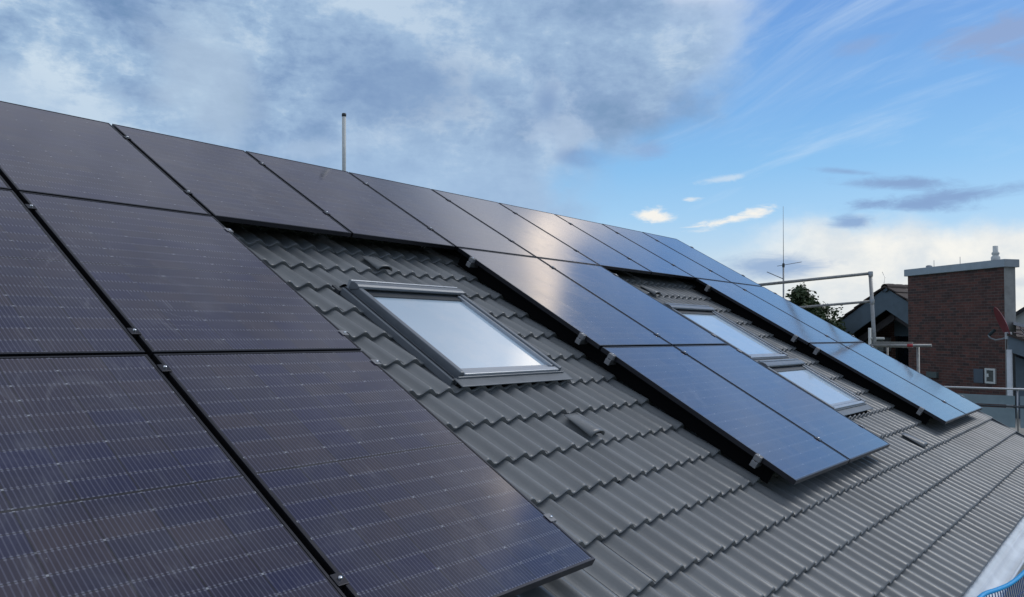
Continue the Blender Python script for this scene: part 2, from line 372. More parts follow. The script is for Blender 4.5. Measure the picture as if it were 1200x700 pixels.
# ------------------------------------------------------------------ mesh helper
class MB:
    def __init__(s): s.v = []; s.f = []; s.sm = []
    def quad(s, pts, smooth=False):
        b = len(s.v); s.v += [tuple(p) for p in pts]; s.f.append(tuple(range(b, b+len(pts)))); s.sm.append(smooth); return s
    def box(s, lo, hi, mtx=None):
        (a, b, c), (d, e, f) = lo, hi
        P = [(a,b,c),(d,b,c),(d,e,c),(a,e,c),(a,b,f),(d,b,f),(d,e,f),(a,e,f)]
        if mtx is not None: P = [tuple(mtx @ Vector(p)) for p in P]
        o = len(s.v); s.v += P
        for q in ((0,3,2,1),(4,5,6,7),(0,1,5,4),(1,2,6,5),(2,3,7,6),(3,0,4,7)):
            s.f.append(tuple(o+i for i in q)); s.sm.append(False)
        return s
    def prism(s, poly, axis, lo, hi):
        # poly: 2D outline in the plane perpendicular to axis
        def P(p, t):
            return {'x': (t, p[0], p[1]), 'y': (p[0], t, p[1]), 'z': (p[0], p[1], t)}[axis]
        o = len(s.v); n = len(poly)
        s.v += [P(p, lo) for p in poly] + [P(p, hi) for p in poly]
        s.f.append(tuple(o+i for i in reversed(range(n)))); s.f.append(tuple(o+n+i for i in range(n))); s.sm += [False, False]
        for i in range(n):
            j = (i+1) % n; s.f.append((o+i, o+j, o+n+j, o+n+i)); s.sm.append(False)
        return s
    def tube(s, pts, r, n=10, r1=None, caps=True):
        pts = [Vector(p) for p in pts]; rings = []
        N = len(pts)
        up = Vector((0, 0, 1))
        for i, p in enumerate(pts):
            d = (pts[min(i+1, N-1)]-pts[max(i-1, 0)]).normalized()
            a = d.cross(up)
            if a.length < .05: a = d.cross(Vector((1, 0, 0)))
            a.normalize(); b = a.cross(d).normalized()
            rr = r if r1 is None else r+(r1-r)*i/(N-1)
            o = len(s.v); rings.append(o)
            s.v += [tuple(p+a*rr*cos(2*pi*k/n)+b*rr*sin(2*pi*k/n)) for k in range(n)]
        for i in range(N-1):
            for k in range(n):
                s.f.append((rings[i]+k, rings[i]+(k+1) % n, rings[i+1]+(k+1) % n, rings[i+1]+k)); s.sm.append(True)
        if caps:
            s.f.append(tuple(rings[0]+k for k in reversed(range(n)))); s.f.append(tuple(rings[-1]+k for k in range(n))); s.sm += [False, False]
        return s
    def lathe(s, prof, c=(0, 0, 0), n=18, mtx=None):
        o = len(s.v)
        for (r, z) in prof:
            for k in range(n):
                p = Vector((c[0]+r*cos(2*pi*k/n), c[1]+r*sin(2*pi*k/n), c[2]+z))
                s.v.append(tuple(mtx @ p) if mtx is not None else tuple(p))
        for i in range(len(prof)-1):
            for k in range(n):
                s.f.append((o+i*n+k, o+i*n+(k+1) % n, o+(i+1)*n+(k+1) % n, o+(i+1)*n+k)); s.sm.append(True)
        return s
    def build(s, name, m, parent=None, loc=(0, 0, 0), rot=(0, 0, 0), bevel=0., fix=True):
        me = bpy.data.meshes.new(name); me.from_pydata(s.v, [], s.f)
        me.polygons.foreach_set('use_smooth', s.sm)
        if fix:
            bm = bmesh.new(); bm.from_mesh(me); bmesh.ops.recalc_face_normals(bm, faces=bm.faces); bm.to_mesh(me); bm.free()
        me.materials.append(m if not isinstance(m, str) else M[m]); me.update()
        o = bpy.data.objects.new(name, me); COL.objects.link(o); o.parent = parent; o.location = loc; o.rotation_euler = rot
        if bevel:
            b = o.modifiers.new('bevel', 'BEVEL'); b.width = bevel; b.segments = 2; b.limit_method = 'ANGLE'; b.angle_limit = R(40)
        return o

def tag(o, label=None, cat=None, group=None, kind=None):
    if label: o['label'] = label
    if cat: o['category'] = cat
    if group: o['group'] = group
    if kind: o['kind'] = kind
    return o
def thing(name, label, cat, loc=(0, 0, 0), rot=(0, 0, 0), group=None):
    o = bpy.data.objects.new(name, None); COL.objects.link(o); o.empty_display_size = .2
    o.location = loc; o.rotation_euler = rot
    return tag(o, label, cat, group)
def copy_tree(o, parent=None):
    c = o.copy(); COL.objects.link(c); c.parent = parent
    for ch in o.children: copy_tree(ch, c)
    return c

# ------------------------------------------------------------------ roof frame: u along the ridge, v down the slope, n into the roof, origin at the top edge of the panels
TH = R(29.5); CT, ST = cos(TH), sin(TH); Z0 = 8.0
def rp(u, v, n): return Vector((u, -CT*v+ST*n, Z0-ST*v-CT*n))
ROT = (TH, 0, 0)          # local x = u, y = -v, z = -n
PW, PH = 1.154, 1.6847    # panel pitch

# ------------------------------------------------------------------ ground
tag(MB().quad([(-1500, -1500, 0), (1500, -1500, 0), (1500, 1500, 0), (-1500, 1500, 0)]).build('ground', 'grass', fix=False), kind='structure')
tag(MB().quad([(-30, -14, .004), (40, -14, .004), (40, -7.5, .004), (-30, -7.5, .004)]).build('path', 'paving', fix=False), kind='structure')

# ------------------------------------------------------------------ the house
HX = 3.6
house = thing('house', 'long house with dark grey tiled roof carrying the solar panels', 'house', (HX, 0, 0))
def hloc(u, v, n):
    p = rp(u, v, n); return (p.x-HX, p.y, p.z)
UL, UR = -4.438, 11.012
VR, VE, CO, WV = -.33, 6.105, .3175, .15
SKY = [(1.85, 2.885, 2.335, 3.49), (6.22, 7.30, 2.35, 3.46), (6.22, 7.30, 3.565, 4.40)]   # roof windows: u0, u1, v0, v1
def in_hole(u, v):
    for (a, b, c, d) in SKY:
        if a-.026 < u < b+.026 and c-.07 < v < d+.03: return True
    return False

def wave(u):
    t = ((u-1.562)/WV) % 1.
    return .037*((1+cos(2*pi*t))/2)**1.1
def tiled_roof():
    mb = MB(); ns = 18
    nt = int(round((UR-UL)/.3)); rows = int(math.ceil((VE-VR)/CO))
    for k in range(rows):
        ve = VE-k*CO
        for i in range(nt+1):
            u0 = 1.562+.075+.3*(math.floor((UL-1.562)/.3)+i); u1 = u0+.3
            if u0 > UR-.05: continue
            u1 = min(u1, UR)
            dz = random.gauss(0, .0009); dv = random.gauss(0, .0018); tw = random.gauss(0, .0010)
            base = len(mb.v)
            V = [(ve-CO-.035, -.035), (ve-CO*.55, -.018), (ve-.012, -.0008), (ve-.004, -.0014), (ve, -.005), (ve, -.005), (ve-.009, -.034)]
            V = [(max(a, VR), b) for a, b in V]
            for (v, dzz) in V:
                for j in range(ns+1):
                    f = j/ns; u = u0+(u1-u0)*f
                    lip = .0012*max(0, 1-f*ns/1.6) if f < .1 else 0.
                    zz = -.177+wave(u)+dzz+dz+tw*(f-.5)+lip
                    mb.v.append((u, -(v+dv), zz))
            for r_ in range(len(V)-1):
                if r_ == 4: continue
                for j in range(ns):
                    uc = u0+(u1-u0)*(j+.5)/ns; vc = (V[r_][0]+V[r_+1][0])/2
                    if in_hole(uc, vc): continue
                    a = base+r_*(ns+1)+j
                    mb.f.append((a, a+ns+1, a+ns+2, a+1)); mb.sm.append(True)
    return mb
roof = tiled_roof().build('tiled_roof', 'tile', house, hloc(0, 0, 0), ROT, fix=False)
roof['label'] = 'dark grey wavy roof tiles in even courses'

# deck under the tiles (with the window openings left free only by depth), back slope, ridge, walls
d = MB().box((UL, -VE+.03, -.25), (UR-.012, -VR, -.218)); d.build('roof_deck', 'deck', house, hloc(0, 0, 0), ROT)
ridge = rp(0, VR, .15)
bs = MB()
yb, zb = ridge.y*2-rp(0, VE, .15).y, rp(0, VE, .15).z
nst = 19
for k in range(nst):
    t0, t1 = k/nst, (k+1)/nst
    ya, yc = ridge.y+(yb-ridge.y)*t0, ridge.y+(yb-ridge.y)*t1
    za, zc = ridge.z+(zb-ridge.z)*t0, ridge.z+(zb-ridge.z)*t1
    bs.prism([(ya, za-.09), (yc, zc-.09), (yc, zc+.015), (ya, za-.01)], 'x', UL-HX, UR-HX)
bs.build('back_roof_slope', 'dark_tile', house)
rc = MB()
for k in range(int((UR-UL)/.34)):
    a = UL+k*.34-HX
    rc.tube([(a, ridge.y, ridge.z-.055), (a+.36, ridge.y, ridge.z-.05)], .085, 14)
rc.build('ridge_cap', 'tile', house)
wl = MB()
ye, yk = -4.86, ridge.y*2+4.86
zr = ridge.z-.16
zt = zr-(ridge.y-ye)*ST/CT
wl.prism([(ye, 0), (yk, 0), (yk, zt), (ridge.y, zr), (ye, zt)], 'x', UL+.35-HX, UR-.35-HX)
wl.build('wall', 'plaster', house)
# verge board along the right gable edge
vb = MB().box((UR-.010, -VE+.01, -.40), (UR+.018, -VR-.02, -.150)); vb.build('verge_board', 'flash', house, hloc(0, 0, 0), ROT)
# gutter
gl = rp(0, 6.157, .20)
prof = [(.065, .006), (.045, -.004), (.012, -.020), (.004, -.030), (0, -.06)]
gp = []
ox, oz = gl.y+.088, gl.z+.012
# back apron running under the tiles, then half round trough and front bead
gp = [(ox, oz+.030), (ox-.075, oz-.012), (ox-.080, oz-.022), (ox-.088, oz-.026)]
cx_, r_ = ox-.088-.058, .058
for k in range(11):
    a = -k/10*pi
    gp.append((cx_+r_*cos(a), oz-.026+r_*.9*sin(a)))
for k in range(9):
    a = pi*.0+k/8*2*pi*.8
    gp.append((cx_-r_-.011+.011*cos(a), oz-.022+.011*sin(a)))
gm = MB()
gx0, gx1 = UL-HX-.05, UR-HX+.03
for i in range(len(gp)-1):
    o = len(gm.v)
    gm.v += [(gx0, *gp[i]), (gx1, *gp[i]), (gx1, *gp[i+1]), (gx0, *gp[i+1])]
    gm.f.append((o, o+1, o+2, o+3)); gm.sm.append(True)
gut = gm.build('gutter', 'gutter', house, fix=False)
bmx = bmesh.new(); bmx.from_mesh(gut.data); bmesh.ops.remove_doubles(bmx, verts=bmx.verts, dist=.0004); bmesh.ops.recalc_face_normals(bmx, faces=bmx.faces); bmx.to_mesh(gut.data); bmx.free()
sol = gut.modifiers.new('sheet', 'SOLIDIFY'); sol.thickness = .0016
for k in range(20):
    xk = UL+.3+k*.8-HX
    MB().box((xk-.012, cx_-r_*.8, oz-.09), (xk+.012, ox-.03, oz-.084)).build('gutter_bracket', 'gutter', gut)

# vent tiles: a hooded hump over one wave with a dark mouth at its lower end
def vent_tile(u, v):
    mb = MB(); n = 14; L = .235; rows = 8
    o = len(mb.v)
    for i in range(rows+1):
        t = i/rows
        for k in range(n+1):
            a = pi*k/n
            h = .005+.037*t**.8; w = .064+.010*t
            mb.v.append((w*cos(a), L*(1-t), h*sin(a)**.8-.006))
    for i in range(rows):
        for k in range(n):
            a = o+i*(n+1)+k; mb.f.append((a, a+1, a+n+2, a+n+1)); mb.sm.append(True)
    vt = mb.build('vent_tile', 'tile', roof, (u, -v, -.143))
    so = vt.modifiers.new('shell', 'SOLIDIFY'); so.thickness = .009; so.offset = -1
    m2 = MB(); pts = [(.066*cos(pi*k/n), .02, .036*sin(pi*k/n)-.004) for k in range(n+1)]
    m2.quad(pts).build('vent_mouth_shade', 'black', vt)  # black sheet standing in for the dark inside of the mouth
vent_tile(2.462, 4.165); vent_tile(2.462, 1.985); vent_tile(6.662, 2.01); vent_tile(7.112, 5.12)

# roof windows
def roof_window(u0, u1, v0, v1, label, big=True):
    w, hgt = u1-u0, v1-v0
    fr = MB()
    zt_ = -.092; fw = .036
    fr.box((0, -hgt, -.2), (fw, 0, zt_)).box((w-fw, -hgt, -.2), (w, 0, zt_))
    fr.box((fw, -.11, -.2), (w-fw, 0, zt_-.03))
    fr.box((fw, -hgt, -.2), (w-fw, -hgt+.05, zt_-.022))
    f = fr.build('roof_window', 'win_frame', house, hloc(u0, v0, 0), ROT, bevel=.006)
    f['label'] = label
    # hood: rounded cover along the top edge
    hp = [(-.012, -.15), (-.012, -.098), (-.02, -.084), (-.045, -.074), (-.08, -.074), (-.098, -.081), (-.100, -.096), (-.090, -.105)]
    MB().prism(hp, 'x', -.006, w+.006).build('hood', 'win_frame', f, bevel=.003)
    MB().prism([(.012, -.17), (.012, -.088), (-.006, -.078), (-.0115, -.082), (-.0115, -.17)], 'x', -.004, w+.004).build('hood_lip', 'win_light', f)
    MB().box((fw, -.155, -.17), (w-fw, -.1095, -.118)).build('vent_flap_shade', 'flash', f)  # dark bar standing in for the flap's shade below the hood
    # side covers, lighter inner edges
    sc = MB()
    for xa, xb in ((fw+.001, fw+.026), (w-fw-.026, w-fw-.001)):
        sc.box((xa, -hgt+.05, -.16), (xb, -.1, zt_-.012))
    sc.box((fw+.027, -hgt+.052, -.16), (w-fw-.027, -hgt+.085, zt_-.028))
    sc.build('sash', 'win_light', f, bevel=.004)
    bl = MB().box((fw, -hgt-.006, -.135), (w-fw, -hgt+.034, zt_-.010)); bl.build('bottom_cover', 'win_light', f, bevel=.006)
    MB().quad([(fw+.02, -hgt+.08, -.126), (w-fw-.02, -hgt+.08, -.126), (w-fw-.02, -.11, -.126), (fw+.02, -.11, -.126)]).build('pane', 'pane', f)
    # flashing: side channels and the draped apron below
    fl = MB()
    for xa, xb in ((-.05, -.001), (w+.001, w+.05)):
        MB().box((xa, -hgt-.004, -.19), (xb, .0, -.142)).build('side_flashing', 'win_frame', f, bevel=.004)
    fl.box((-.062, .001, -.196), (w+.062, .085, -.168))
    for xa in (-.03, w+.024):
        fl.box((xa, -hgt-.02, -.1415), (xa+.006, .0, -.134))
    fl.build('flashing', 'flash', f)
    MB().box((-.02, -hgt-.016, -.172), (w+.02, -hgt-.0065, -.116)).build('front_flashing', 'win_frame', f, bevel=.004)
    ap = MB(); nx, ny = 96, 8; o = 0
    for j in range(ny+1):
        t = j/ny; yv = -hgt-.005-.085*t
        for i in range(nx+1):
            x = -.05+(w+.10)*i/nx
            wv = wave(u0+x); k = 0.; k = k*k*(3-2*k)
            v_here = v0-yv
            fr_ = ((VE-v_here)/CO) % 1.
            drape = -.177+wv-.026*fr_+.006
            flat = -.128-.006*t
            ap.v.append((x, yv, flat))
    for j in range(ny):
        for i in range(nx):
            a = j*(nx+1)+i; ap.f.append((a, a+nx+1, a+nx+2, a+1)); ap.sm.append(True)
    apo = ap.build('apron', 'apron', f, fix=False)
    so = apo.modifiers.new('sheet', 'SOLIDIFY'); so.thickness = .003; so.offset = -1
    return f
roof_window(*SKY[0], 'large roof window between left and middle panel blocks')
roof_window(*SKY[1], 'upper roof window of the far pair')
roof_window(*SKY[2], 'lower roof window of the far pair')

# ------------------------------------------------------------------ solar panels
def make_panel():
    p = thing('solar_module', 'x', 'solar panel', (0, 0, 0), ROT, 'black solar panels on the roof')
    w, h, d, lip = (PW-.022)/2, (PH-.020)/2, .033, .011
    f = MB()
    def ring(a0, b0, a1, b1, z0, z1):
        A = [(-a0, -b0, z0), (a0, -b0, z0), (a0, b0, z0), (-a0, b0, z0)]; B = [(-a1, -b1, z1), (a1, -b1, z1), (a1, b1, z1), (-a1, b1, z1)]
        for i in range(4):
            j = (i+1) % 4; f.quad([A[i], A[j], B[j], B[i]])
    ring(w, h, w, h, -d, -.001); ring(w, h, w-.001, h-.001, -.001, 0)
    ring(w-.001, h-.001, w-lip, h-lip, 0, 0); ring(w-lip, h-lip, w-lip, h-lip, 0, -.0022)
    ring(w, h, w-.028, h-.028, -d, -d)
    f.build('frame', 'frame_black', p, fix=True)
    MB().quad([(-w+lip, -h+lip, -.002), (w-lip, -h+lip, -.002), (w-lip, h-lip, -.002), (-w+lip, h-lip, -.002)]).build('cell_glass', 'cells', p, fix=False)
    MB().quad([(-w+.003, -h+.003, -.008), (-w+.003, h-.003, -.008), (w-.003, h-.003, -.008), (w-.003, -h+.003, -.008)]).build('backsheet', 'black', p, fix=False)
    return p
ordn = ['first', 'second', 'third', 'fourth', 'fifth', 'sixth', 'seventh', 'eighth', 'ninth', 'tenth']
spots = [(c, 0, 'black solar panel in the top row under the ridge, %s from the left' % (ordn[c+1] if c < 8 else 'last')) for c in range(-1, 9)]
blk = {-1: ('left', 'left'), 0: ('left', 'right'), 3: ('middle', 'left'), 4: ('middle', 'right'), 7: ('far right', 'left'), 8: ('far right', 'right')}
for c, (b, s_) in blk.items():
    for r_ in (1, 2):
        rn = 'second row' if r_ == 1 else 'bottom row'
        spots.append((c, r_, 'black solar panel in the %s, %s one of the %s pair' % (rn, s_, b)))
proto = make_panel()
for i, (c, r_, lab) in enumerate(spots):
    o = proto if i == 0 else copy_tree(proto)
    du = -.010 if c < 0 else 0.
    o.location = rp((c+.5)*PW+du+random.gauss(0, .0012), (r_+.5)*PH+random.gauss(0, .0012), 0)
    o.rotation_euler = (TH+random.gauss(0, .0007), random.gauss(0, .0007), random.gauss(0, .0004))
    o['label'] = lab
    if r_ > 0 and c in (3, 7):        # added black strip standing in for shade under the outer left edge
        gd = MB().box((-PW/2+.075, -PH/2+(.17 if r_ == 2 else -.012), -.155), (-PW/2+.080, PH/2-(.0 if r_ == 2 else .02), -.0335)).build('gap_shade_strip', 'guard', o)

# ------------------------------------------------------------------ mounting rails with clamps, caps and roof hooks
def rail(u0, u1, v, seams, label, ends=(True, True)):
    t = thing('mounting_rail', label, 'mounting rail', rp(u0, v, 0), ROT, 'aluminium mounting rails under the panels')
    L = u1-u0
    pr = [(-.020, -.076), (.020, -.076), (.020, -.036), (.008, -.036), (.008, -.046), (-.008, -.046), (-.008, -.036), (-.020, -.036)]
    MB().prism(pr, 'x', 0, L).build('profile', 'alu', t)
    for on, x, s_ in ((ends[0], 0, -1), (ends[1], L, 1)):
        if not on: continue
        e = MB().box((min(x, x+s_*.012), -.023, -.079), (max(x, x+s_*.012), .021, -.038)); e.build('end_cap', 'cap', t, bevel=.003)
        ec = MB()
        xa = x-s_*.034; xb = x-s_*.002
        ec.box((min(xa, xb), -.024, -.0345), (max(xa, xb), .024, .0025))
        ec.box((min(xa-s_*.012, xa), -.024, .0015), (max(xa-s_*.012, xa), .024, .0045))
        c = ec.build('end_clamp', 'cap', t, bevel=.002)
        MB().lathe([(0, .0085), (.0065, .0085), (.0065, .002)], ((xa+xb)/2, 0, 0), 8).build('bolt', 'bolt', c)
    for sx in seams:
        x = sx-u0
        c = MB().box((x-.022, -.026, .0012), (x+.022, .026, .0048)).box((x-.008, -.022, -.04), (x+.008, .022, .0012)).build('mid_clamp', 'frame_black', t, bevel=.0015)
        MB().lathe([(0, .0135), (.006, .0135), (.0075, .011), (.0075, .0045)], (x, 0, 0), 10).build('bolt', 'bolt', c)
    n = max(2, int(L/1.2))
    for k in range(n):
        x = .5+(L-1.)*k/(n-1)
        MB().box((x-.015, -.006, -.150), (x+.015, 0, -.076)).box((x-.015, 0, -.156), (x+.015, .16, -.150)).build('roof_hook', 'steel', t)
off = .062
rail(-PW-.05, 9*PW+.04, .315, [k*PW for k in range(0, 9)], 'aluminium rail along the top panel row just under the ridge', (True, True))
rail(-PW-.05, 9*PW+.04, 1.315, [k*PW for k in range(0, 9)], 'aluminium rail under the lower half of the top panel row')
for b, a, e in (('left', -1, 1), ('middle', 3, 5), ('far right', 7, 9)):
    for v, nm in ((1.905, 'upper half of the second row'), (3.195, 'lower half of the second row'), (3.495, 'upper half of the bottom row'), (4.775, 'lower half of the bottom row')):
        if b == 'left':
            rail(a*PW-.05, e*PW+.012, v, [0.002], 'aluminium rail of the left panel block under the %s' % nm, (True, True))
        else:
            rail(a*PW-.025, e*PW+.025, v, [(a+1)*PW], 'aluminium rail with grey end under the %s block, %s' % (b, nm.replace('half of the ', '')))

# ------------------------------------------------------------------ pole behind the ridge
p = thing('roof_pole', 'slim pale pole with dark cap rising behind the ridge', 'pole', (3.94, .62, 7.55))
MB().tube([(0, 0, 0), (-.012, 0, .62), (-.026, 0, 1.19)], .021, 14).build('tube', 'offwhite', p)
MB().lathe([(0, .036), (.022, .034), (.025, .018), (.023, 0), (0, 0)], (-.026, 0, 1.19), 16).build('cap', 'flash', p)
MB().lathe([(.10, -.02), (.05, .06), (.03, .10), (.022, .11)], (0, 0, 0), 18).build('base_collar', 'flash', p)

# ------------------------------------------------------------------ blue net with its edge rope on the scaffold side of the eaves
net = thing('safety_net', 'blue woven safety net with thick rope edge hung below the gutter', 'net', (4.3, -5.4, 4.6))
def rope_pts():
    K = [rp(2.6, 6.255, .16), rp(3.2, 6.215, .12), rp(3.60, 6.185, .045), rp(3.95, 6.188, .075), rp(4.25, 6.235, .085), rp(4.55, 6.275, .095), rp(4.95, 6.305, .10), rp(5.5, 6.33, .10), rp(6.5, 6.36, .12), rp(8, 6.4, .14)]
    out = []
    for i in range(len(K)-1):
        p0, p1, p2, p3 = K[max(i-1, 0)], K[i], K[i+1], K[min(i+2, len(K)-1)]
        for k in range(24):
            t = k/24
            out.append(.5*((2*p1)+(p2-p0)*t+(2*p0-5*p1+4*p2-p3)*t*t+(3*p1-p0-3*p2+p3)*t**3))
    return out
RP = rope_pts(); NL = net.location
rm = MB()
s_acc = 0.
acc = [0.]
for a, b in zip(RP, RP[1:]): acc.append(acc[-1]+(b-a).length)
def at_s(s_):
    for i in range(len(RP)-1):
        if acc[i+1] >= s_:
            f = (s_-acc[i])/max(1e-6, acc[i+1]-acc[i]); return RP[i].lerp(RP[i+1], f), (RP[i+1]-RP[i]).normalized()
    return RP[-1], (RP[-1]-RP[-2]).normalized()
for ph in range(3):
    pts = []
    n = int(acc[-1]/.005)
    for i in range(n):
        P, d_ = at_s(i*.005)
        a = d_.cross(Vector((0, 0, 1))).normalized(); b = a.cross(d_)
        an = i*.005/.054*2*pi+ph*2*pi/3
        pts.append(P-NL+(a*cos(an)+b*sin(an))*.0078)
    rm.tube(pts, .0064, 8)
rm.build('edge_rope', 'rope', net)
nm_ = MB()
i = 0
while i*.055 < acc[-1]-.05:
    P, d_ = at_s(i*.055); P = P-NL
    sag = .03*sin(i*.9)
    nm_.tube([P+Vector((0, 0, -.012)), P+Vector((.01, -.05, -.35)), P+Vector((.02+sag, -.06, -.9)), P+Vector((.02, -.06, -1.5))], .0035, 5)
    i += 1
for r_ in range(1, 15):
    dz = -.1*r_
    row = []
    for i in range(0, len(RP), 4):
        row.append(RP[i]-NL+Vector((.008*sin(i), -.06*min(1, r_/4), dz+.006*sin(i*2.1))))
    nm_.tube(row, .0032, 4)
nm_.build('mesh', 'net_dark', net)

# ------------------------------------------------------------------ scaffold at the gable
sc = thing('scaffold', 'galvanised tube scaffold with guard rails beyond the gable end', 'scaffold', (11.6, -2.75, 0))
def T(y, z, x=11.6): return (x-11.6, y+2.75, z)
MB().tube([T(-2.84, 0), T(-2.755, 6.28), T(-2.70, 7.41)], .0285, 12).build('post', 'galv', sc)
MB().tube([T(-2.715, 7.402), T(-.6, 7.247)], .0245, 12).build('guard_rail', 'galv', sc)
MB().tube([T(-2.73, 6.967), T(-.9, 6.83)], .020, 12).build('guard_rail', 'galv', sc)
MB().box(T(-3.30, 6.255, 11.575), T(-2.76, 6.345, 11.605)).build('toe_board', 'board', sc)
lr = MB().tube([T(-3.56, 6.297, 11.56), T(-2.70, 6.283, 11.56)], .021, 12).build('ledger', 'galv', sc)
MB().tube([T(-3.31, 6.2935, 11.56), T(-3.23, 6.292, 11.56)], .0225, 12).build('red_band', 'tape', lr)
MB().tube([T(-3.378, 0, 11.60), T(-3.368, 6.27, 11.60)], .022, 12).build('post', 'galv', sc)
MB().tube([T(-2.93, 0, 11.63), T(-2.93, 6.255, 11.63)], .016, 10).build('post', 'galv', sc)
MB().tube([T(-2.50, 4.5, 12.3), T(-2.50, 6.56, 12.3)], .024, 10).build('post', 'offwhite', sc)
MB().tube([T(-2.48, 6.39, 12.3), T(-2.72, 6.39, 12.3)], .019, 10).build('ledger', 'offwhite', sc)
MB().tube([T(-2.50, 4.55, 12.3), T(-2.80, 4.55, 11.6)], .02, 8).build('transom', 'galv', sc)
MB().lathe([(.034, -.04), (.036, -.02), (.036, .02), (.034, .04)], T(-2.705, 7.39), 12).build('coupler', 'steel', sc)
MB().lathe([(.034, -.04), (.036, -.02), (.036, .02), (.034, .04)], T(-2.722, 6.96), 12).build('coupler', 'steel', sc)
MB().box(T(-3.9, 4.2, 11.4), T(.4, 4.25, 12.35)).build('deck_board', 'board', sc)

# ------------------------------------------------------------------ brick wall block with metal coping
FA = math.atan2(.76679784, .64188867)
bw = thing('brick_wall', 'tall dark brick wall block with grey metal coping and flue', 'wall', (17.142, -3.787, 0), (0, 0, FA))
WL, WD, WT = 2.873, .235, 7.83
MB().box((0.012, -WD, 0), (WL, 0, WT-.001)).build('brickwork', 'brick', bw)
MB().box((-.010, -WD-.004, 0), (.0115, .004, WT-.001)).build('end_face', 'end_grey', bw)  # plate on the end, a lighter grey than the brickwork
MB().box((-.062, -WD-.06, WT), (WL+.062, .055, WT+.16)).build('coping', 'coping', bw, bevel=.012)
fl_ = MB().lathe([(.085, 0), (.085, .06), (.06, .09), (.052, .10), (.072, .12), (.072, .15), (.05, .17), (.05, .29), (.044, .29)], (.36, -.12, WT+.175), 18).build('flue_pipe', 'offwhite', bw)
for x, hh in ((2.12, .15), (1.32, .16)):
    MB().tube([(x, -.1, WT+.17), (x, -.1, WT+.17+hh)], .006, 6).build('lightning_pin', 'steel', bw)
MB().lathe([(.07, 0), (.065, .03), (.03, .045), (0, .047)], (2.28, -.1, WT+.175), 14).build('clamp_plate', 'grey_arm', bw)
MB().box((.585, .0, 5.47), (.845, .018, 5.76)).build('wall_plate', 'grey_plate', bw, bevel=.004)
vf = MB()
x0, x1, z0, z1 = .25, .525, 5.475, 5.785
vf.box((x0, 0, z0), (x0+.045, .035, z1)).box((x1-.045, 0, z0), (x1, .035, z1)).box((x0+.045, 0, z0), (x1-.045, .035, z0+.04)).box((x0+.045, 0, z1-.04), (x1-.045, .035, z1))
vo = vf.build('wall_vent', 'offwhite', bw, bevel=.003)
MB().box((x0+.045, .0, z0+.04), (x1-.045, .012, z1-.04)).build('recess', 'vent_dark', vo)
MB().box((x1-.095, .012, z0+.13), (x1-.045, .03, z0+.20)).build('latch', 'offwhite', vo)
MB().box((1.89, 0, 5.50), (2.22, .06, 5.63)).build('junction_box', 'green_box', bw, bevel=.004)

# satellite dish seen from its edge, bracket and feed arm
ds = thing('satellite_dish', 'red satellite dish seen edge on beside the brick wall corner', 'satellite dish', (16.458, -3.90, 6.44))
ax = Vector((-.30, .85, -.36)).normalized()
q = ax.to_track_quat('Z', 'Y').to_matrix().to_4x4()
cen = Vector((-.030, .085, .275))
mt = Matrix.Translation(cen) @ q @ Matrix.Diagonal((.93, 1.0, 1, 1))
dprof = [(.001, -.045)]+[(.31*k/8, -.045+.045*(k/8)**2) for k in range(1, 9)]+[(.315, .003), (.315, -.008), (.30, -.012)]+[(.30*k/6, -.057+.045*(k/6)**2) for k in range(5, -1, -1)]
MB().lathe(dprof, (0, 0, 0), 32, mt).build('dish', 'red_dish', ds)
MB().tube([Vector((0, 0, .0)), Vector((0.0, .07, -.045)), Vector((-.02, .19, -.07)), Vector((-.03, .28, -.03)), Vector((-.04, .31, .03))], .016, 8).build('feed_arm', 'grey_arm', ds)
MB().tube([Vector((-.04, .30, .02)), Vector((-.01, .20, .13))], .032, 10).build('receiver_head', 'teal_dark', ds)
MB().box((-.045, -.075, -.055), (.045, .035, .085)).build('bracket', 'white', ds, bevel=.012)
MB().tube([(0, -.02, -.05), (.02, -.03, -6.43)], .022, 10).build('mast', 'grey_arm', ds)

# ------------------------------------------------------------------ neighbour gable house on the left of the brick block
GA = R(248)
gh = thing('gable_house', 'neighbour house gable with slate blue barge boards and dark glazed wall', 'house', (20.626, -.693, 0), (0, 0, GA))
AP, SL = 7.66, math.tan(R(31.7))     # apex height of the barge board, slope
GW, GD = 4.2, 3.2
def slope_bar(mb, x0, x1, top, th, y0, y1, s):
    # a bar following the verge: s=-1 left side, +1 right side; x measured from the apex
    za, zb_ = top-x0*SL, top-x1*SL
    mb.prism([(s*x0, za-th), (s*x1, zb_-th), (s*x1, zb_), (s*x0, za)], 'y', y0, y1)
for s in (-1, 1):
    b = MB(); slope_bar(b, 0, GW if s < 0 else 2.7, AP, .56, 0, .04, s); b.build('barge_board', 'barge', gh)
    b = MB(); slope_bar(b, .02, GW-.1, AP-.60, .20, .36, .46, s); b.build('rafter', 'rafter', gh)
    b = MB(); slope_bar(b, 0, GW, AP-.10, .06, .045, 1.2, s); b.build('soffit', 'dark_wood', gh)
    rt = MB()
    ncr = 14 if s < 0 else 9
    for k in range(ncr):
        xa, xb = GW*k/14, GW*(k+1)/14+.03
        za, zb_ = AP+.04-xa*SL, AP+.04-xb*SL
        rt.prism([(s*xa, za-.02), (s*xb, zb_+.02), (s*xb, zb_+.055), (s*xa, za+.02)], 'y', -.05, GD)
    rt.build('roof_slope', 'old_tile', gh)
rg = MB()
for k in range(9):
    rg.lathe([(.105, 0), (.118, .17), (.12, .36)], (0, 0, 0), 12, Matrix.Translation((0, -.06+k*.35, AP+.0)) @ Matrix.Rotation(-pi/2, 4, 'X') @ Matrix.Rotation(0, 4, 'Z'))
rg.build('ridge_tiles', 'old_tile', gh)
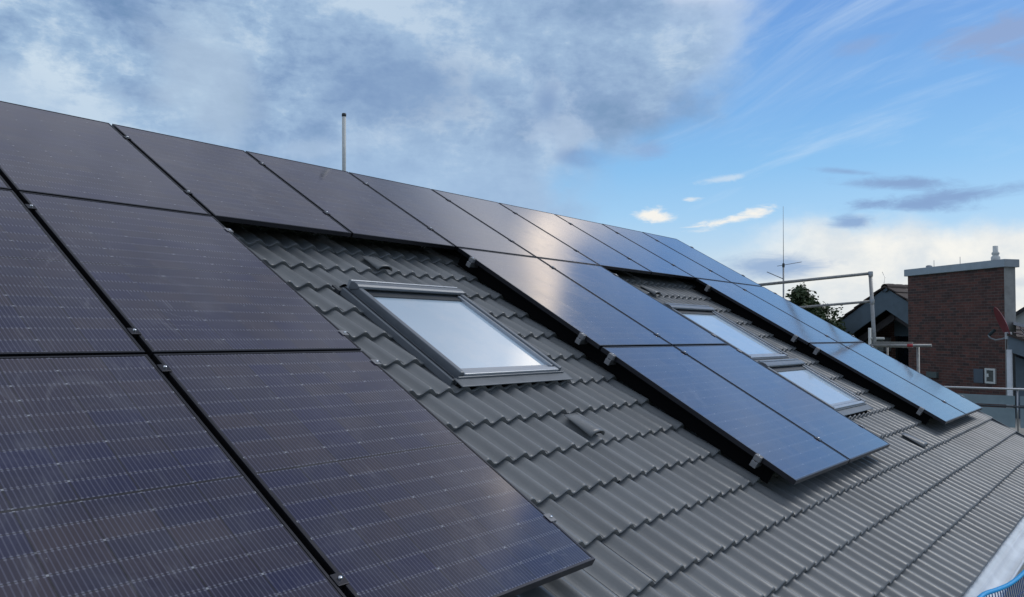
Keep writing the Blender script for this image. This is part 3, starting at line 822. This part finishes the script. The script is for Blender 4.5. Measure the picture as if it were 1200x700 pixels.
wl2 = MB().prism([(-3.6, 0), (2.5, 0), (2.5, AP-.2-2.5*SL), (0, AP-.2), (-3.6, AP-.2-3.6*SL)], 'y', 1.25, GD-.3)
wl2.build('wall', 'brick_red', gh)
gz = MB()
for xa, xb in ((-.52, .18), (.24, .95), (1.0, 1.8)):
    gz.prism([(xa, 4.6), (xb, 4.6), (xb, AP-.95-abs(xb)*SL*.9), (xa, AP-.95-abs(xa)*SL*.9)], 'y', 1.20, 1.23)
gz.build('gable_glazing', 'dark_glass', gh)
fb = MB().box((-.56, 1.16, 4.6), (-.50, 1.24, 6.62)).box((.18, 1.16, 4.6), (.24, 1.24, 6.9)).box((.95, 1.16, 4.6), (1.0, 1.24, 6.3))
fb.build('glazing_bar', 'dark_wood', gh)
MB().prism([(-.55, 6.42), (1.9, 6.42), (1.9, 6.50), (.0, AP-.78), (-.55, 6.9)], 'y', 1.10, 1.19).build('gable_cladding', 'barge', gh)
# furniture-like pale sheet behind the railing of that gable: lean-to awning
MB().quad([(.05, 1.05, 6.0), (.62, 1.02, 6.0), (.80, .98, 6.24), (.38, 1.0, 6.30)]).build('awning_sheet', 'coping', gh)
MB().tube([(-.05, .0, AP+.12), (-.02, 0, AP+.28), (-.10, 0, AP+.42)], .006, 6).build('lightning_pin', 'steel', gh)
MB().box((-1.35, .9, 6.0), (-.75, 1.245, 6.38)).build('wall_box', 'far_wall', gh)

# ------------------------------------------------------------------ house on the right with terrace, downpipe and collector
rh = thing('terrace_house', 'neighbour house with slate blue verge, white downpipe and roof terrace', 'house', (16.36, -3.95, 0), (0, 0, R(-82.5)))
# local x runs to the right of the photo, local y away from it
b = MB().prism([(-.02, 6.20), (-.02, 6.465), (.40, 6.30), (4.5, 4.75), (4.5, 4.45), (.40, 5.99), (.05, 6.13)], 'y', 0, .05); b.build('barge_board', 'barge', rh)
MB().prism([(-.04, 6.505), (4.6, 4.79), (4.6, 4.74), (-.04, 6.455)], 'y', -.05, 6.).build('roof_slope', 'old_tile', rh)
MB().prism([(.10, 0), (.10, 6.05), (4.3, 4.5), (4.3, 0)], 'y', .35, 5.6).build('wall', 'barge', rh)
cl = MB()
for k in range(14):
    cl.box((.102, .338, 3.0+k*.2), (3.5-k*.0, .349, 3.17+k*.2)) if k < 11 else None
cl.build('wall_cladding', 'grey_plate', rh)
MB().tube([(-.0, .02, 0), (.0, .02, 4.7), (-.005, .02, 6.19)], .05, 14).build('downpipe', 'white', rh)
MB().lathe([(.06, -.03), (.064, 0), (.064, .04), (.06, .07)], (0, .02, 5.1), 14).build('pipe_clip', 'steel', rh)
# terrace slab in front with a beige edge
MB().box((-5.5, -2.9, 4.55), (2.8, .3, 4.86)).build('terrace_slab', 'board', rh)
MB().box((-5.3, -2.7, 0), (2.6, .2, 4.549)).build('terrace_wall', 'plaster', rh)

cp = thing('solar_collector', 'pale glossy collector propped up on the right neighbour roof', 'solar collector', (16.38, -4.0, 6.5), (0, 0, R(-82.5)))
MB().prism([(.02, .17), (1.3, -.22), (1.3, -.16), (.02, .235)], 'y', .3, 1.5).build('glass_panel', 'collector', cp)
MB().tube([(.10, .35, .17), (.22, .35, -.04)], .012, 8).build('strut', 'steel', cp)
MB().tube([(.02, .34, .02), (.5, .34, -.10)], .014, 8).build('foot_rail', 'steel', cp)
MB().tube([(.03, 1.2, .2), (.03, 1.2, -.1)], .012, 8).build('strut', 'steel', cp)

fh = thing('far_house', 'far cream gable house with dark roof edge at right', 'house', (28.1, -2.75, 0), (0, 0, R(-84)))
MB().prism([(-.75, 0), (-.75, 6.6), (1.35, 8.1), (3.45, 6.6), (3.45, 0)], 'y', 0, 7).build('wall', 'far_wall', fh)
for s in (-1, 1):
    MB().prism([(1.35, 8.12), (1.35, 8.25), (1.35+s*2.5, 6.44), (1.35+s*2.5, 6.31)], 'y', -.18, 7.2).build('roof_slope', 'dark_tile', fh)

# balcony railing with frosted glass
rl = thing('terrace_railing', 'steel terrace railing with frosted blue grey glass panels', 'railing', (13.6, -3.8, 4.86), (0, 0, R(-81.8)))
zb_ = 4.86
MB().tube([(-2.2, 0, 5.572-zb_), (2.6, 0, 5.606-zb_)], .016, 12).build('handrail', 'alu', rl)
MB().tube([(-2.2, 0, 5.30-zb_), (2.6, 0, 5.315-zb_)], .015, 10).build('middle_rail', 'flash', rl)
for xa, xb in ((-2.15, -.86), (-.80, .555), (.625, 1.9)):
    MB().box((xa, -.006, 5.335-zb_), (xb, .006, 5.482-zb_)).box((xa, -.006, 4.97-zb_), (xb, .006, 5.283-zb_)).build('glass_panel', 'frost', rl)
for x in (-.83, .59, 1.93):
    MB().tube([(x, .012, 0), (x, .012, 5.58-zb_)], .012, 10).build('post', 'steel', rl)

# these neighbours stand farther off: enlarge them to their true size and move them out to their true distance
def set_farther(t, k):
    c = Vector((-1.7025, -6.211, 6.4427))
    t.location = c+(t.location-c)*k
    done = set()
    for o in t.children_recursive:
        o.location = o.location*k
        if o.type == 'MESH' and o.data.name not in done:
            done.add(o.data.name); o.data.transform(Matrix.Scale(k, 4))
for t in (bw, ds, gh, rh, cp, fh, rl): set_farther(t, 1.4)

# ------------------------------------------------------------------ aerial mast
am = thing('antenna_mast', 'thin radio antenna mast with crossed rods behind the ridge', 'antenna', (22.71, 2.733, 0))
MB().tube([(0, 0, 0), (0, 0, 8.55)], .034, 10, .026).build('mast', 'grey_arm', am)
MB().tube([(0, 0, 8.5), (0, 0, 10.35)], .0105, 6, .006).build('whip', 'grey_arm', am)
MB().lathe([(.035, -.06), (.04, 0), (.035, .06)], (0, 0, 8.54), 10).build('hub', 'flash', am)
MB().tube([(.08, .22, 8.53), (-.2, -.62, 8.60)], .008, 6).build('rod', 'rafter', am)
MB().tube([(.02, 0, 8.12), (-.25, .42, 8.34)], .014, 6).build('rod', 'grey_arm', am)

# ------------------------------------------------------------------ tree beyond the ridge
def tree(loc, blobs, n_leaf, label):
    t = thing('tree', label, 'tree', loc)
    tr = MB(); H = loc_top = max(b[2]+b[3] for b in blobs)
    tr.tube([(0, 0, 0), (.05, .03, 2.2), (-.03, .1, 4.2), (.02, .05, 5.6), (0, 0, H-.6)], .2, 10, .03)
    for (x, y, z, r) in blobs:
        tr.tube([(0, .05, max(2.5, z-r-1.)), (x*.5, y*.5, z-r*.5), (x, y, z+r*.5)], .06, 7, .012)
    tr.build('trunk', 'bark', t)
    cr = MB(); rnd = random.Random(5)
    clumps = []
    for (x, y, z, r) in blobs:
        for k in range(int(22*r*r)+14):
            d_ = Vector((rnd.gauss(0, 1), rnd.gauss(0, 1), rnd.gauss(0, .9))).normalized()*r*rnd.uniform(.45, 1.05)
            clumps.append((Vector((x, y, z))+d_, rnd.uniform(.16, .34)*(.6+.4*r)))
    for k in range(n_leaf):
        c, r = rnd.choice(clumps)
        p_ = c+Vector((rnd.gauss(0, .55), rnd.gauss(0, .55), rnd.gauss(0, .55)))*r
        s_ = rnd.uniform(.05, .10)
        a = Vector((rnd.gauss(0, 1), rnd.gauss(0, 1), rnd.gauss(0, .5))).normalized()
        b_ = a.cross(Vector((rnd.gauss(0, 1), rnd.gauss(0, 1), rnd.gauss(0, 1)))).normalized()
        cr.quad([p_-a*s_, p_-b_*s_*.5, p_+a*s_, p_+b_*s_*.5])
    cr.build('crown', 'leaf', t, fix=False)
    return t
tree((28.65, 3.95, 0), [(.05, .25, 7.35, .62), (-.1, .45, 6.7, .85), (.0, -.25, 6.7, .75), (.2, .1, 5.9, 1.3), (.3, -.55, 6.35, .55), (0, .6, 5.2, 1.3), (0, -.7, 5.3, 1.1), (.05, .3, 7.9, .28)], 26000, 'small dark green leafy tree just above the far end of the panels')
